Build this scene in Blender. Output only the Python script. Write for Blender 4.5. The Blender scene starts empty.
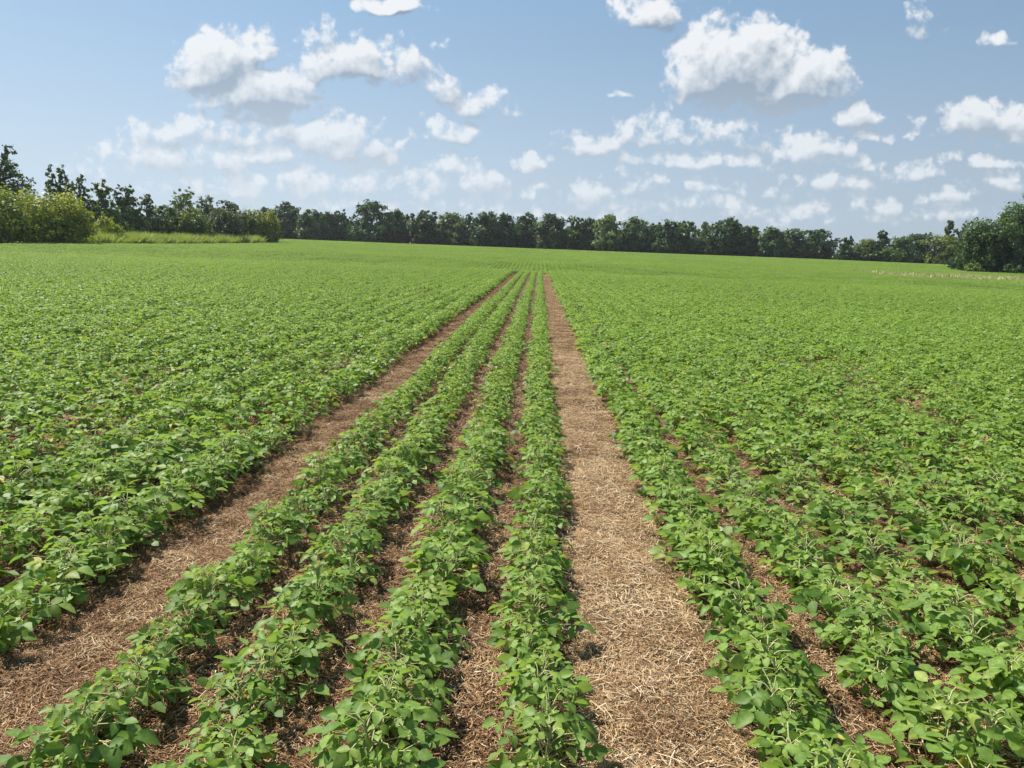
import bpy, math, random
import numpy as np
from mathutils import Matrix, Vector

rng = np.random.default_rng(7)
random.seed(7)
PI = math.pi
SC = bpy.context.scene
COL = SC.collection

# ------------------------------------------------------------------ camera
F, CX, CY = 745.0, 512.0, 384.0
PITCH, YAW, ROLL, CAMZ = 10.12, 1.73, 2.2, 1.65
RM = (Matrix.Rotation(math.radians(YAW), 3, 'Z') @ Matrix.Rotation(math.radians(90 - PITCH), 3, 'X')
      @ Matrix.Rotation(math.radians(ROLL), 3, 'Z'))
RMN = np.array(RM)
cam_data = bpy.data.cameras.new('camera')
cam = bpy.data.objects.new('camera', cam_data)
COL.objects.link(cam)
cam.matrix_world = Matrix.Translation((0, 0, CAMZ)) @ RM.to_4x4()
cam_data.sensor_width = 36.0
cam_data.lens = 36.0 * F / 1024.0
cam_data.clip_start = 0.05
cam_data.clip_end = 6000
SC.camera = cam


def ray_uv(px, py):
    """direction of a view ray as (x/y, z/y)"""
    d = RM @ Vector(((px - CX) / F, -(py - CY) / F, -1.0))
    return d.x / d.y, d.z / d.y


def project(P):
    q = (np.asarray(P, float) - np.array([0, 0, CAMZ])) @ RMN
    w = -q[:, 2]
    w = np.where(np.abs(w) < 1e-6, 1e-6, w)
    return CX + F * q[:, 0] / w, CY - F * q[:, 1] / w, w


# ------------------------------------------------------------------ noise and terrain
def _hash(ix, iy, seed):
    h = (ix.astype(np.int64) * 374761393 + iy.astype(np.int64) * 668265263 + seed * 974634877) & 0xFFFFFFFF
    h = ((h ^ (h >> 13)) * 1274126177) & 0xFFFFFFFF
    h = h ^ (h >> 16)
    return (h & 0xFFFFFF) / float(0xFFFFFF)


def vnoise(x, y, seed=0):
    x = np.asarray(x, float); y = np.asarray(y, float)
    ix = np.floor(x); iy = np.floor(y)
    fx = x - ix; fy = y - iy
    fx = fx * fx * (3 - 2 * fx); fy = fy * fy * (3 - 2 * fy)
    a = _hash(ix, iy, seed); b = _hash(ix + 1, iy, seed)
    c = _hash(ix, iy + 1, seed); d = _hash(ix + 1, iy + 1, seed)
    return (a * (1 - fx) + b * fx) * (1 - fy) + (c * (1 - fx) + d * fx) * fy


def fbm(x, y, seed=0, oct=3):
    s = 0; a = 0.5; t = 0
    for i in range(oct):
        s = s + a * vnoise(x * 2 ** i, y * 2 ** i, seed + i); t += a; a *= 0.5
    return s / t


def sstep(a, b, x):
    t = np.clip((x - a) / (b - a), 0, 1)
    return t * t * (3 - 2 * t)


def terrain(x, y):
    x = np.asarray(x, float); y = np.asarray(y, float)
    z = 2.6 * sstep(60, 285, y) - 0.55 * np.exp(-((y - 74) / 13.0) ** 2)
    z = z + 0.25 * (vnoise(x / 45 + 3, y / 45, 5) - 0.5) * sstep(25, 70, y)
    return z - 1.5 * sstep(420, 1500, y)


TR_L, TR_R = -1.73, 0.5          # centres of the two wheel tracks
TW_L, TW_R = 0.27, 0.25          # half widths
TRACK_END = 70.0


def wob(y, s):
    return 0.05 * (fbm(np.asarray(y, float) / 1.3 + 7.1 * s, np.full_like(np.asarray(y, float), 3.3), 40 + s) - 0.5) * 2


def ground_z(x, y):
    z = terrain(x, y)
    near = 1 - sstep(14, 30, np.asarray(y, float))
    z = z + near * (0.028 * (fbm(x * 5.0, y * 5.0, 11, 3) - 0.5) + 0.014 * (fbm(x * 16, y * 16, 21, 2) - 0.5))
    for c, w in ((TR_L, TW_L), (TR_R, TW_R)):
        z = z - 0.045 * (1 - sstep(w - 0.03, w + 0.08, np.abs(x - c))) * (1 - sstep(TRACK_END - 6, TRACK_END, y))
    return z


# ------------------------------------------------------------------ mesh building
class MB:
    """collects vertices, tris, quads and a per-vertex shade / hue value"""
    def __init__(self):
        self.v = []; self.t = []; self.q = []; self.s = []; self.h = []; self.n = 0

    def add(self, v, tris=None, quads=None, shade=0.5, hue=0.0):
        v = np.asarray(v, float).reshape(-1, 3)
        self.v.append(v)
        self.s.append(np.broadcast_to(np.asarray(shade, float), (len(v),)))
        self.h.append(np.broadcast_to(np.asarray(hue, float), (len(v),)))
        if tris is not None and len(tris): self.t.append(np.asarray(tris, int).reshape(-1, 3) + self.n)
        if quads is not None and len(quads): self.q.append(np.asarray(quads, int).reshape(-1, 4) + self.n)
        self.n += len(v)

    def tube(self, pts, radii, sides=5, shade=0.5, hue=0.0):
        pts = np.asarray(pts, float); n = len(pts)
        tang = np.gradient(pts, axis=0)
        tang /= np.linalg.norm(tang, axis=1)[:, None] + 1e-9
        ref = np.array([0.31, 0.95, 0.05])
        a = np.cross(tang, ref); a /= np.linalg.norm(a, axis=1)[:, None] + 1e-9
        b = np.cross(tang, a)
        ang = np.arange(sides) * 2 * PI / sides
        ring = a[:, None, :] * np.cos(ang)[None, :, None] + b[:, None, :] * np.sin(ang)[None, :, None]
        V = pts[:, None, :] + ring * np.asarray(radii, float)[:, None, None]
        qs = [(i * sides + k, i * sides + (k + 1) % sides, (i + 1) * sides + (k + 1) % sides, (i + 1) * sides + k)
              for i in range(n - 1) for k in range(sides)]
        self.add(V.reshape(-1, 3), quads=qs, shade=shade, hue=hue)

    def mesh(self, name, mat, smooth=False):
        me = bpy.data.meshes.new(name)
        v = np.concatenate(self.v) if self.v else np.zeros((0, 3))
        t = np.concatenate(self.t) if self.t else np.zeros((0, 3), int)
        q = np.concatenate(self.q) if self.q else np.zeros((0, 4), int)
        nl = t.size + q.size; nf = len(t) + len(q)
        me.vertices.add(len(v)); me.loops.add(nl); me.polygons.add(nf)
        me.vertices.foreach_set('co', v.astype(np.float32).ravel())
        me.loops.foreach_set('vertex_index', np.concatenate([t.ravel(), q.ravel()]).astype(np.int32))
        st = np.concatenate([np.arange(len(t)) * 3, t.size + np.arange(len(q)) * 4]).astype(np.int32)
        me.polygons.foreach_set('loop_start', st)
        if smooth: me.polygons.foreach_set('use_smooth', np.ones(nf, bool))
        at = me.attributes.new('shade', 'FLOAT', 'POINT'); at.data.foreach_set('value', np.concatenate(self.s).astype(np.float32))
        at = me.attributes.new('hue', 'FLOAT', 'POINT'); at.data.foreach_set('value', np.concatenate(self.h).astype(np.float32))
        me.update(calc_edges=True); me.validate()
        if mat: me.materials.append(mat)
        return me


def obj(name, me, parent=None, link=True):
    o = bpy.data.objects.new(name, me)
    if link: COL.objects.link(o)
    if parent is not None: o.parent = parent
    return o


def tag(o, label=None, cat=None, group=None, kind=None):
    if label: o['label'] = label
    if cat: o['category'] = cat
    if group: o['group'] = group
    if kind: o['kind'] = kind
    return o


# ------------------------------------------------------------------ materials
class NT:
    def __init__(self, nt): self.nt = nt; nt.nodes.clear()
    def n(self, t, **kw):
        nd = self.nt.nodes.new(t)
        for k, v in kw.items(): setattr(nd, k, v)
        return nd
    def set(self, s, v):
        if hasattr(v, 'is_output') or isinstance(v, bpy.types.NodeSocket): self.nt.links.new(v, s)
        else: s.default_value = v
    def math(self, op, a, b=None, c=None, clamp=False):
        nd = self.n('ShaderNodeMath', operation=op, use_clamp=clamp)
        self.set(nd.inputs[0], a)
        if b is not None: self.set(nd.inputs[1], b)
        if c is not None: self.set(nd.inputs[2], c)
        return nd.outputs[0]
    def vec(self, op, a, b=None, c=None, scale=None):
        nd = self.n('ShaderNodeVectorMath', operation=op)
        self.set(nd.inputs[0], a)
        if b is not None: self.set(nd.inputs[1], b)
        if c is not None: self.set(nd.inputs[2], c)
        if scale is not None: self.set(nd.inputs['Scale'], scale)
        return nd.outputs['Value'] if op in ('LENGTH', 'DOT_PRODUCT', 'DISTANCE') else nd.outputs['Vector']
    def mix(self, f, a, b, blend='MIX'):
        nd = self.n('ShaderNodeMix', data_type='RGBA', blend_type=blend)
        self.set(nd.inputs[0], f); self.set(nd.inputs[6], a); self.set(nd.inputs[7], b)
        return nd.outputs[2]
    def attr(self, name):
        return self.n('ShaderNodeAttribute', attribute_name=name).outputs['Fac']
    def noise(self, vec, scale, detail=3.0, rough=0.5, dim='3D', out='Fac'):
        nd = self.n('ShaderNodeTexNoise', noise_dimensions=dim)
        self.set(nd.inputs['Vector'], vec); nd.inputs['Scale'].default_value = scale
        nd.inputs['Detail'].default_value = detail; nd.inputs['Roughness'].default_value = rough
        return nd.outputs[0 if out == 'Fac' else 1]
    def maprange(self, v, a, b, c=0.0, d=1.0, smooth=True):
        nd = self.n('ShaderNodeMapRange', interpolation_type='SMOOTHSTEP' if smooth else 'LINEAR')
        self.set(nd.inputs[0], v)
        for i, k in enumerate((a, b, c, d)): self.set(nd.inputs[1 + i], k)
        return nd.outputs[0]


def rgba(c): return (c[0], c[1], c[2], 1.0)


def new_mat(name):
    m = bpy.data.materials.new(name); m.use_nodes = True
    return m, NT(m.node_tree)


def leaf_material(name, dark, light, accent, trans=0.35, rough=0.45, spec=0.35, field=False, tcol=None):
    m, t = new_mat(name)
    out = t.n('ShaderNodeOutputMaterial')
    sh = t.attr('shade'); hu = t.attr('hue')
    oi = t.n('ShaderNodeObjectInfo').outputs['Random']
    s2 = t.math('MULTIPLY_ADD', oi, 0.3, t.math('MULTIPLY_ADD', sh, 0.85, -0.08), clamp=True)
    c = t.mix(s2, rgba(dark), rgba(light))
    c = t.mix(hu, c, rgba(accent))
    geo = t.n('ShaderNodeNewGeometry')
    if field:
        tc = t.n('ShaderNodeTexCoord').outputs['Object']
        sp = t.noise(tc, 75.0, 3.0, 0.6)
        c = t.mix(t.maprange(sp, 0.35, 0.7), t.mix(1.0, c, rgba((0.78, 0.8, 0.8)), 'MULTIPLY'), t.mix(1.0, c, rgba((1.18, 1.12, 1.1)), 'MULTIPLY'))
        f = t.noise(geo.outputs['Position'], 0.05, 3.0, 0.6)
        c = t.mix(t.maprange(f, 0.35, 0.7), c, t.mix(0.5, c, rgba(light)))
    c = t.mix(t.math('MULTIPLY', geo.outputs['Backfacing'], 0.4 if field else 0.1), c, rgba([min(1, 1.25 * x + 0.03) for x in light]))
    p = t.n('ShaderNodeBsdfPrincipled')
    t.set(p.inputs['Base Color'], c); p.inputs['Roughness'].default_value = rough
    p.inputs['Specular IOR Level'].default_value = spec
    tr = t.n('ShaderNodeBsdfTranslucent')
    t.set(tr.inputs['Color'], t.mix(0.75, c, t.mix(1.0, c, rgba(tcol or (1.6, 1.5, 0.5)), 'MULTIPLY')))
    mx = t.n('ShaderNodeMixShader'); mx.inputs[0].default_value = trans
    t.nt.links.new(p.outputs[0], mx.inputs[1]); t.nt.links.new(tr.outputs[0], mx.inputs[2])
    t.nt.links.new(mx.outputs[0], out.inputs[0])
    return m


def ramp_material(name, cols, rough=0.85):
    """shade attribute picks between several tones (straw, bark, stems)"""
    m, t = new_mat(name)
    out = t.n('ShaderNodeOutputMaterial')
    r = t.n('ShaderNodeValToRGB')
    el = r.color_ramp.elements
    while len(el) < len(cols): el.new(0.5)
    for i, c in enumerate(cols):
        el[i].position = i / (len(cols) - 1); el[i].color = rgba(c)
    t.set(r.inputs[0], t.math('ADD', t.attr('shade'), t.math('MULTIPLY_ADD', t.n('ShaderNodeObjectInfo').outputs['Random'], 0.36, -0.18), clamp=True))
    p = t.n('ShaderNodeBsdfPrincipled')
    t.set(p.inputs['Base Color'], r.outputs[0]); p.inputs['Roughness'].default_value = rough
    p.inputs['Specular IOR Level'].default_value = 0.15
    t.nt.links.new(p.outputs[0], out.inputs[0])
    return m


def soil_material(name, a, b, c, dist=0.012):
    m, t = new_mat(name)
    out = t.n('ShaderNodeOutputMaterial')
    pos = t.n('ShaderNodeNewGeometry').outputs['Position']
    n1 = t.noise(pos, 3.0, 5, 0.6); n2 = t.noise(pos, 40.0, 4, 0.65)
    st = t.vec('MULTIPLY', pos, (1.0, 0.35, 1.0))
    n3 = t.noise(st, 130.0, 2, 0.5)
    col = t.mix(t.maprange(n1, 0.35, 0.65), rgba(a), rgba(b))
    k = t.math('MULTIPLY_ADD', n2, 0.6, t.math('MULTIPLY', n3, 0.5))
    col = t.mix(t.maprange(k, 0.48, 0.68), col, rgba(c))
    p = t.n('ShaderNodeBsdfPrincipled')
    t.set(p.inputs['Base Color'], col); p.inputs['Roughness'].default_value = 0.95
    p.inputs['Specular IOR Level'].default_value = 0.1
    bp = t.n('ShaderNodeBump'); bp.inputs['Strength'].default_value = 0.7; bp.inputs['Distance'].default_value = dist
    t.set(bp.inputs['Height'], k)
    t.nt.links.new(bp.outputs[0], p.inputs['Normal'])
    t.nt.links.new(p.outputs[0], out.inputs[0])
    return m


M = {}
M['soy'] = leaf_material('soybean_leaf', (0.042, 0.115, 0.017), (0.245, 0.375, 0.074), (0.5, 0.42, 0.08), trans=0.38, rough=0.5, spec=0.27, field=True, tcol=(1.4, 1.35, 0.7))
M['soystem'] = ramp_material('soybean_stem', [(0.18, 0.22, 0.07), (0.36, 0.39, 0.16), (0.48, 0.43, 0.22)])
M['straw'] = ramp_material('straw', [(0.065, 0.037, 0.018), (0.2, 0.115, 0.053), (0.37, 0.228, 0.11), (0.5, 0.345, 0.18), (0.64, 0.53, 0.36)])
M['litter'] = ramp_material('dark_litter', [(0.036, 0.018, 0.009), (0.11, 0.055, 0.026), (0.23, 0.123, 0.056), (0.38, 0.228, 0.112), (0.54, 0.42, 0.27)])
M['soil'] = soil_material('field_soil', (0.045, 0.028, 0.019), (0.085, 0.053, 0.034), (0.2, 0.13, 0.078))
M['track'] = soil_material('trampled_straw', (0.19, 0.112, 0.055), (0.25, 0.152, 0.076), (0.36, 0.24, 0.128))
M['track_dark'] = soil_material('trampled_litter', (0.12, 0.066, 0.032), (0.18, 0.102, 0.052), (0.28, 0.172, 0.09))
M['bark'] = ramp_material('bark', [(0.06, 0.05, 0.04), (0.13, 0.11, 0.09)])
M['dry_grass'] = ramp_material('dry_grass', [(0.26, 0.31, 0.1), (0.42, 0.41, 0.18), (0.55, 0.5, 0.28)])
M['tall_grass'] = leaf_material('tall_grass', (0.15, 0.23, 0.06), (0.3, 0.38, 0.12), (0.46, 0.42, 0.2), trans=0.35, spec=0.1)
LEAF = {
    'dark': leaf_material('leaf_dark', (0.017, 0.042, 0.014), (0.078, 0.138, 0.046), (0.1, 0.13, 0.03), trans=0.22, spec=0.15),
    'mid': leaf_material('leaf_mid', (0.026, 0.06, 0.018), (0.125, 0.2, 0.062), (0.12, 0.15, 0.03), trans=0.25, spec=0.15),
    'pale': leaf_material('leaf_pale', (0.055, 0.1, 0.032), (0.2, 0.27, 0.085), (0.2, 0.21, 0.06), trans=0.3, spec=0.15),
    'olive': leaf_material('leaf_olive', (0.045, 0.08, 0.018), (0.22, 0.27, 0.06), (0.2, 0.2, 0.04), trans=0.3, spec=0.15),
    'lime': leaf_material('leaf_lime', (0.05, 0.11, 0.016), (0.36, 0.4, 0.06), (0.4, 0.36, 0.05), trans=0.32, spec=0.15),
    'grey': leaf_material('leaf_grey', (0.04, 0.07, 0.03), (0.15, 0.2, 0.09), (0.13, 0.14, 0.06), trans=0.25, spec=0.15),
}


# ------------------------------------------------------------------ soybean plants
def frame_from(d, nrm):
    d = d / (np.linalg.norm(d) + 1e-9)
    s = np.cross(d, nrm); s /= np.linalg.norm(s) + 1e-9
    n = np.cross(s, d)
    return d, s, n


LT = np.array([0.0, 0.18, 0.45, 0.75, 1.0])
LW = np.array([0.0, 0.72, 1.0, 0.66, 0.0])


def leaflet(mb, p, d, nrm, L, W, shade, hue, r, full=True, fold=0.25, droop=0.25):
    d, s, n = frame_from(d, nrm)
    if full:
        V = [p]
        for t, w in zip(LT[1:4], LW[1:4]):
            c = p + d * (L * t) - n * (droop * L * t * t)
            up = n * (fold * W * 0.5 * w)
            V += [c - s * (W * 0.5 * w) + up, c, c + s * (W * 0.5 * w) + up]
        V.append(p + d * L - n * (droop * L))
        tris = [(0, 2, 1), (0, 3, 2), (7, 8, 10), (8, 9, 10)]
        tris = [(0, 2, 1), (0, 3, 2), (7, 8, 10), (8, 9, 10)]
        quads = [(1, 2, 5, 4), (2, 3, 6, 5), (4, 5, 8, 7), (5, 6, 9, 8)]
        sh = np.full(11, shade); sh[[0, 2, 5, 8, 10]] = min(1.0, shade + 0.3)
        mb.add(V, tris=tris, quads=quads, shade=sh, hue=hue)
    else:
        c = p + d * (L * 0.45) - n * (0.06 * L)
        up = n * (fold * W * 0.5)
        mb.add([p, c + s * W * 0.5 + up, p + d * L - n * droop * L, c - s * W * 0.5 + up],
               tris=[(0, 1, 2), (0, 2, 3)], shade=shade, hue=hue)


SUNH = np.array([-0.55, 0.25, 1.0])


def trifoliate(fol, stm, e, az, L, r, full, shade, hue):
    d0 = np.array([math.cos(az), math.sin(az), 0.0])
    base_n = np.array([0, 0, 1.0]) + 0.2 * SUNH * np.array([1, 1, 0]) + d0 * r.uniform(-0.3, 0.7) + r.normal(0, 0.42, 3)
    for k, da in enumerate((0.0, 1.25, -1.25)):
        a = az + da + r.normal(0, 0.15)
        d = np.array([math.cos(a), math.sin(a), r.uniform(-0.35, 0.25)])
        nr = base_n + r.normal(0, 0.38, 3); nr[2] = max(nr[2], 0.05)
        st = e + d0 * (0.02 if k == 0 else 0.0)
        l = L * (1.06 if k == 0 else 0.94) * r.uniform(0.88, 1.1)
        leaflet(fol, st, d, nr, l, l * r.uniform(0.62, 0.76), np.clip(shade + r.normal(0, 0.17), 0, 1), hue,
                r, full, fold=r.uniform(-0.1, 0.6), droop=r.uniform(-0.1, 0.55))


def plant(fol, stm, r, off=(0, 0, 0), H=0.28, spread=0.15, n=15, full=True, big=1.0):
    off = np.asarray(off, float)
    lean = r.normal(0, 0.04, 2)
    top = off + np.array([lean[0], lean[1], H * 0.86])
    if stm is not None:
        mid = (off + top) / 2 + np.array([r.normal(0, .01), r.normal(0, .01), 0])
        stm.tube([off + np.array([0, 0, -0.02]), mid, top], [0.0045, 0.0035, 0.002], 5, shade=0.2)
    for i in range(n):
        f = (i + 0.5) / n
        zb = H * (0.12 + 0.72 * f)
        node = off + (top - off) * (zb / (H * 0.86))
        az = i * 2.4 + r.normal(0, 0.4)
        reach = spread * (1.05 - 0.75 * f ** 1.6) * r.uniform(0.65, 1.12)
        rise = H * (0.3 - 0.1 * f) * r.uniform(0.5, 1.25)
        e = node + np.array([math.cos(az) * reach, math.sin(az) * reach, rise])
        L = (0.060 - 0.025 * max(0, f - 0.5) / 0.5) * r.uniform(0.75, 1.25) * big
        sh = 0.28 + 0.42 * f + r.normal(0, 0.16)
        hue = 0.0
        if f < 0.5 and r.random() < 0.05: hue = r.uniform(0.4, 1.0)
        elif r.random() < 0.12: hue = r.uniform(0.05, 0.3)
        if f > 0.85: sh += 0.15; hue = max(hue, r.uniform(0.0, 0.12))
        if stm is not None:
            m = (node + e) / 2 + np.array([0, 0, 0.015])
            stm.tube([node, m, e], [0.0026, 0.0022, 0.0016], 4, shade=r.uniform(0.35, 0.9))
        trifoliate(fol, stm, e, az, L, r, full, sh, hue)


# near plants: (kind, stem mesh, foliage mesh)
NEAR = []
for k in range(14):
    r = np.random.default_rng(100 + k)
    f = MB(); s = MB()
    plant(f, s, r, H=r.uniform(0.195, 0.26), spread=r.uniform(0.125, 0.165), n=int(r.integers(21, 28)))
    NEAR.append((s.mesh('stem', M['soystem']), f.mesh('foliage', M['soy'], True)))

lib = bpy.data.collections.new('soybean_library')       # instance sources for the far crop only; not linked to the scene
k_src = 0


def src(colln, name, me):
    o = bpy.data.objects.new(name, me); colln.objects.link(o); return o


for k in range(6):                                       # idx 0..5 whole plants
    r = np.random.default_rng(200 + k); f = MB()
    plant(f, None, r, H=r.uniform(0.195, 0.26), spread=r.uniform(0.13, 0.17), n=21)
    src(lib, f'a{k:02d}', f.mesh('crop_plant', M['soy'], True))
for k in range(5):                                       # idx 6..10 row pieces 0.6 m long
    r = np.random.default_rng(300 + k); f = MB()
    for j in range(4):
        plant(f, None, r, off=(r.normal(0, 0.015), -0.225 + 0.15 * j, 0), H=r.uniform(0.195, 0.26), spread=0.15, n=17, full=False, big=1.15)
    src(lib, f'b{k:02d}', f.mesh('crop_row', M['soy']))
for k in range(5):                                       # idx 11..15 four rows by 2 m
    r = np.random.default_rng(400 + k); f = MB()
    for i in range(4):
        for j in range(10):
            plant(f, None, r, off=(-0.69 + 0.46 * i + r.normal(0, 0.02), -0.9 + 0.2 * j, 0), H=r.uniform(0.2, 0.28), spread=0.17, n=13, full=False, big=1.5)
    src(lib, f'c{k:02d}', f.mesh('crop_patch', M['soy']))


def instancer(name, colln, pts, rot, scl, idx, label=None):
    me = bpy.data.meshes.new(name)
    me.vertices.add(len(pts)); me.vertices.foreach_set('co', np.asarray(pts, np.float32).ravel())
    for nm, ty, val in (('rz', 'FLOAT', rot), ('sc', 'FLOAT', scl), ('ix', 'INT', idx)):
        a = me.attributes.new(nm, ty, 'POINT')
        a.data.foreach_set('value', np.asarray(val, np.int32 if ty == 'INT' else np.float32))
    o = obj(name, me); tag(o, label, None, None, 'stuff')
    ng = bpy.data.node_groups.new(name, 'GeometryNodeTree')
    ng.interface.new_socket('Geometry', in_out='INPUT', socket_type='NodeSocketGeometry')
    ng.interface.new_socket('Geometry', in_out='OUTPUT', socket_type='NodeSocketGeometry')
    N = ng.nodes.new; Lk = ng.links.new
    gi = N('NodeGroupInput'); go = N('NodeGroupOutput')
    ci = N('GeometryNodeCollectionInfo'); ci.inputs['Collection'].default_value = colln
    ci.inputs['Separate Children'].default_value = True; ci.inputs['Reset Children'].default_value = True
    ip = N('GeometryNodeInstanceOnPoints'); ip.inputs['Pick Instance'].default_value = True
    def na(nm, ty):
        a = N('GeometryNodeInputNamedAttribute'); a.data_type = ty; a.inputs['Name'].default_value = nm
        return a.outputs['Attribute']
    cx = N('ShaderNodeCombineXYZ'); Lk(na('rz', 'FLOAT'), cx.inputs[2])
    e2r = N('FunctionNodeEulerToRotation'); Lk(cx.outputs[0], e2r.inputs[0])
    Lk(gi.outputs[0], ip.inputs['Points']); Lk(ci.outputs[0], ip.inputs['Instance'])
    Lk(na('ix', 'INT'), ip.inputs['Instance Index']); Lk(e2r.outputs[0], ip.inputs['Rotation'])
    Lk(na('sc', 'FLOAT'), ip.inputs['Scale']); Lk(ip.outputs[0], go.inputs[0])
    md = o.modifiers.new('scatter', 'NODES'); md.node_group = ng
    return o


# ------------------------------------------------------------------ rows of the crop
ROWS_MID = [0.065, -0.40, -0.91, -1.34]
ROWS_R = [0.94 if i == 0 else 1.43 + 0.46 * (i - 1) for i in range(700)]
ROWS_L = [-2.13 - 0.47 * i for i in range(300)]
ROWS = ROWS_MID + ROWS_R + ROWS_L


def in_field(x, y):
    ok = (y > 0.3) & (y < 281) & (x > np.where(y < 196, -63.5, -190.0)) & (x < 260)
    ok &= ~((y > 96.5) & (y < 113) & (x > 46 + 6 * (vnoise(y / 3, x * 0, 9) - 0.5)))          # dry strip
    ok &= x < np.where((y > 113) & (y < 190), 96, 260)                                       # up to the big trees
    return ok


def in_view(x, y, margin=0.34):
    u = x / np.maximum(y, 0.1)
    lo, hi = -0.72 - margin, 0.66 + margin
    return (u > lo - 1.5 / np.maximum(y, 0.3)) & (u < hi + 1.5 / np.maximum(y, 0.3))


def spot(px, py, rx, ry):
    u, v = ray_uv(px, py)
    y = (0.12 - CAMZ) / v
    return (u * y, y, rx, ry)


# thin places: on the far side of each track, and along the gap two rows out from the straw-covered one
THIN = [spot(145, 372, 0.7, 0.5), spot(108, 428, 0.4, 0.35), spot(242, 425, 0.4, 0.4), spot(620, 316, 1.2, 1.2), spot(812, 365, 0.9, 0.9),
        spot(862, 386, 0.9, 0.8), spot(918, 408, 0.5, 0.5), spot(905, 600, 0.14, 0.14), spot(985, 715, 0.14, 0.14)]


def stand(x, y):
    """chance that a plant came up here: thin patches in the outer rows"""
    mid = (x > -1.6) & (x < 0.3)
    edge_r = (x > 0.2) & (x < 1.15)
    n = 0.6 * vnoise(x / 0.7, y / 1.7, 61) + 0.4 * vnoise(x / 2.6, y / 6.0, 62)
    p = 1 - 0.3 * sstep(0.6, 0.74, n) - 0.08 * (vnoise(x / 0.25, y / 0.4, 65) > 0.62)
    p = np.where(mid, 1 - 0.5 * sstep(0.7, 0.8, n), p)
    for gx, gy, rx, ry in THIN:
        q = ((x - gx) / rx) ** 2 + ((y - gy) / ry) ** 2
        p = p * (1 - (0.45 if gy > 5.5 else 0.9) * (1 - sstep(0.5, 1.2, q)))
    return p


pts = []
for x0 in ROWS:
    step = 0.135 if -1.6 < x0 < 0.3 else 0.12
    y = np.arange(0.5, 23, step)
    y = y + rng.uniform(-0.05, 0.05, len(y))
    x = x0 + rng.normal(0, 0.022, len(y)) + 0.03 * (vnoise(y / 1.5, y * 0 + x0, 33) - 0.5)
    if abs(x0) > 28: continue
    k = in_field(x, y) & in_view(x, y) & (rng.random(len(y)) < stand(x, y))
    pts.append(np.stack([x[k], y[k]], 1))
P = np.concatenate(pts)
Z = ground_z(P[:, 0], P[:, 1])
sx, sy, w = project(np.column_stack([P, Z + 0.18]))
dist = np.hypot(np.hypot(P[:, 0], P[:, 1]), CAMZ)
vis = (sx > -6) & (sx < 1030) & (sy > -10) & (sy < 768 + 14) & (w > 0)
order = np.argsort(np.where(vis, dist, 1e9))
near_ids = order[:300]
isnear = np.zeros(len(P), bool); isnear[near_ids] = True


def row_label(x, y):
    if -1.6 < x < 0.3:
        i = int(np.argmin([abs(x - c) for c in ROWS_MID]))
        return ['leafy soybean plant in the row bordering the broad straw-covered wheel track on its shaded side',
                'leafy soybean plant in the row second from the broad straw-covered wheel track',
                'leafy soybean plant in the row third from the broad straw-covered wheel track',
                'leafy soybean plant in the row bordering the dark littered wheel track, between the two tracks'][i]
    if x > 0:
        i = int(round((x - 0.93) / 0.48))
        if i == 0: return 'soybean plant in the outer row along the sunlit side of the straw-covered wheel track'
        if i == 1: return 'soybean plant in the second row outside the straw-covered wheel track'
        if i <= 3: return 'soybean plant three or four rows outside the straw-covered wheel track'
        return 'soybean plant in the dense rows five or more outside the straw-covered wheel track'
    i = int(round((-2.13 - x) / 0.47))
    if i == 0: return 'soybean plant in the outer row along the dark littered wheel track'
    if i == 1: return 'soybean plant in the second row outside the dark littered wheel track'
    return 'soybean plant three or more rows outside the dark littered wheel track'


protos = {}
for n_, i in enumerate(near_ids):
    x, y = P[i]; z = Z[i]
    k = int(rng.integers(0, len(NEAR)))
    if k not in protos:
        root = bpy.data.objects.new('soybean_plant', None); root.empty_display_size = 0.05
        COL.objects.link(root)
        kids = [obj('stem', NEAR[k][0], root), obj('foliage', NEAR[k][1], root)]
        protos[k] = (root, kids)
    else:
        src_root, src_kids = protos[k]
        root = src_root.copy(); COL.objects.link(root)
        for c in src_kids:
            d = c.copy(); COL.objects.link(d); d.parent = root
    root.location = (x, y, z)
    root.rotation_euler = (rng.normal(0, 0.06), rng.normal(0, 0.06), rng.uniform(0, 2 * PI))
    s_ = rng.uniform(0.84, 1.16); midrow = -1.6 < x < 0.3
    q_ = s_ * ({0: 0.84, 1: 0.96, 2: 0.89, 3: 0.85}[int(np.argmin([abs(x - c) for c in ROWS_MID]))] if midrow else (0.98 if 0.6 < x < 1.8 else 1.03))
    root.scale = (q_, q_, s_ * rng.uniform(0.9, 1.06) * (0.92 if midrow else 0.98))
    tag(root, row_label(x, y), 'crop plant', 'soybean plants in the field rows')

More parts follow.
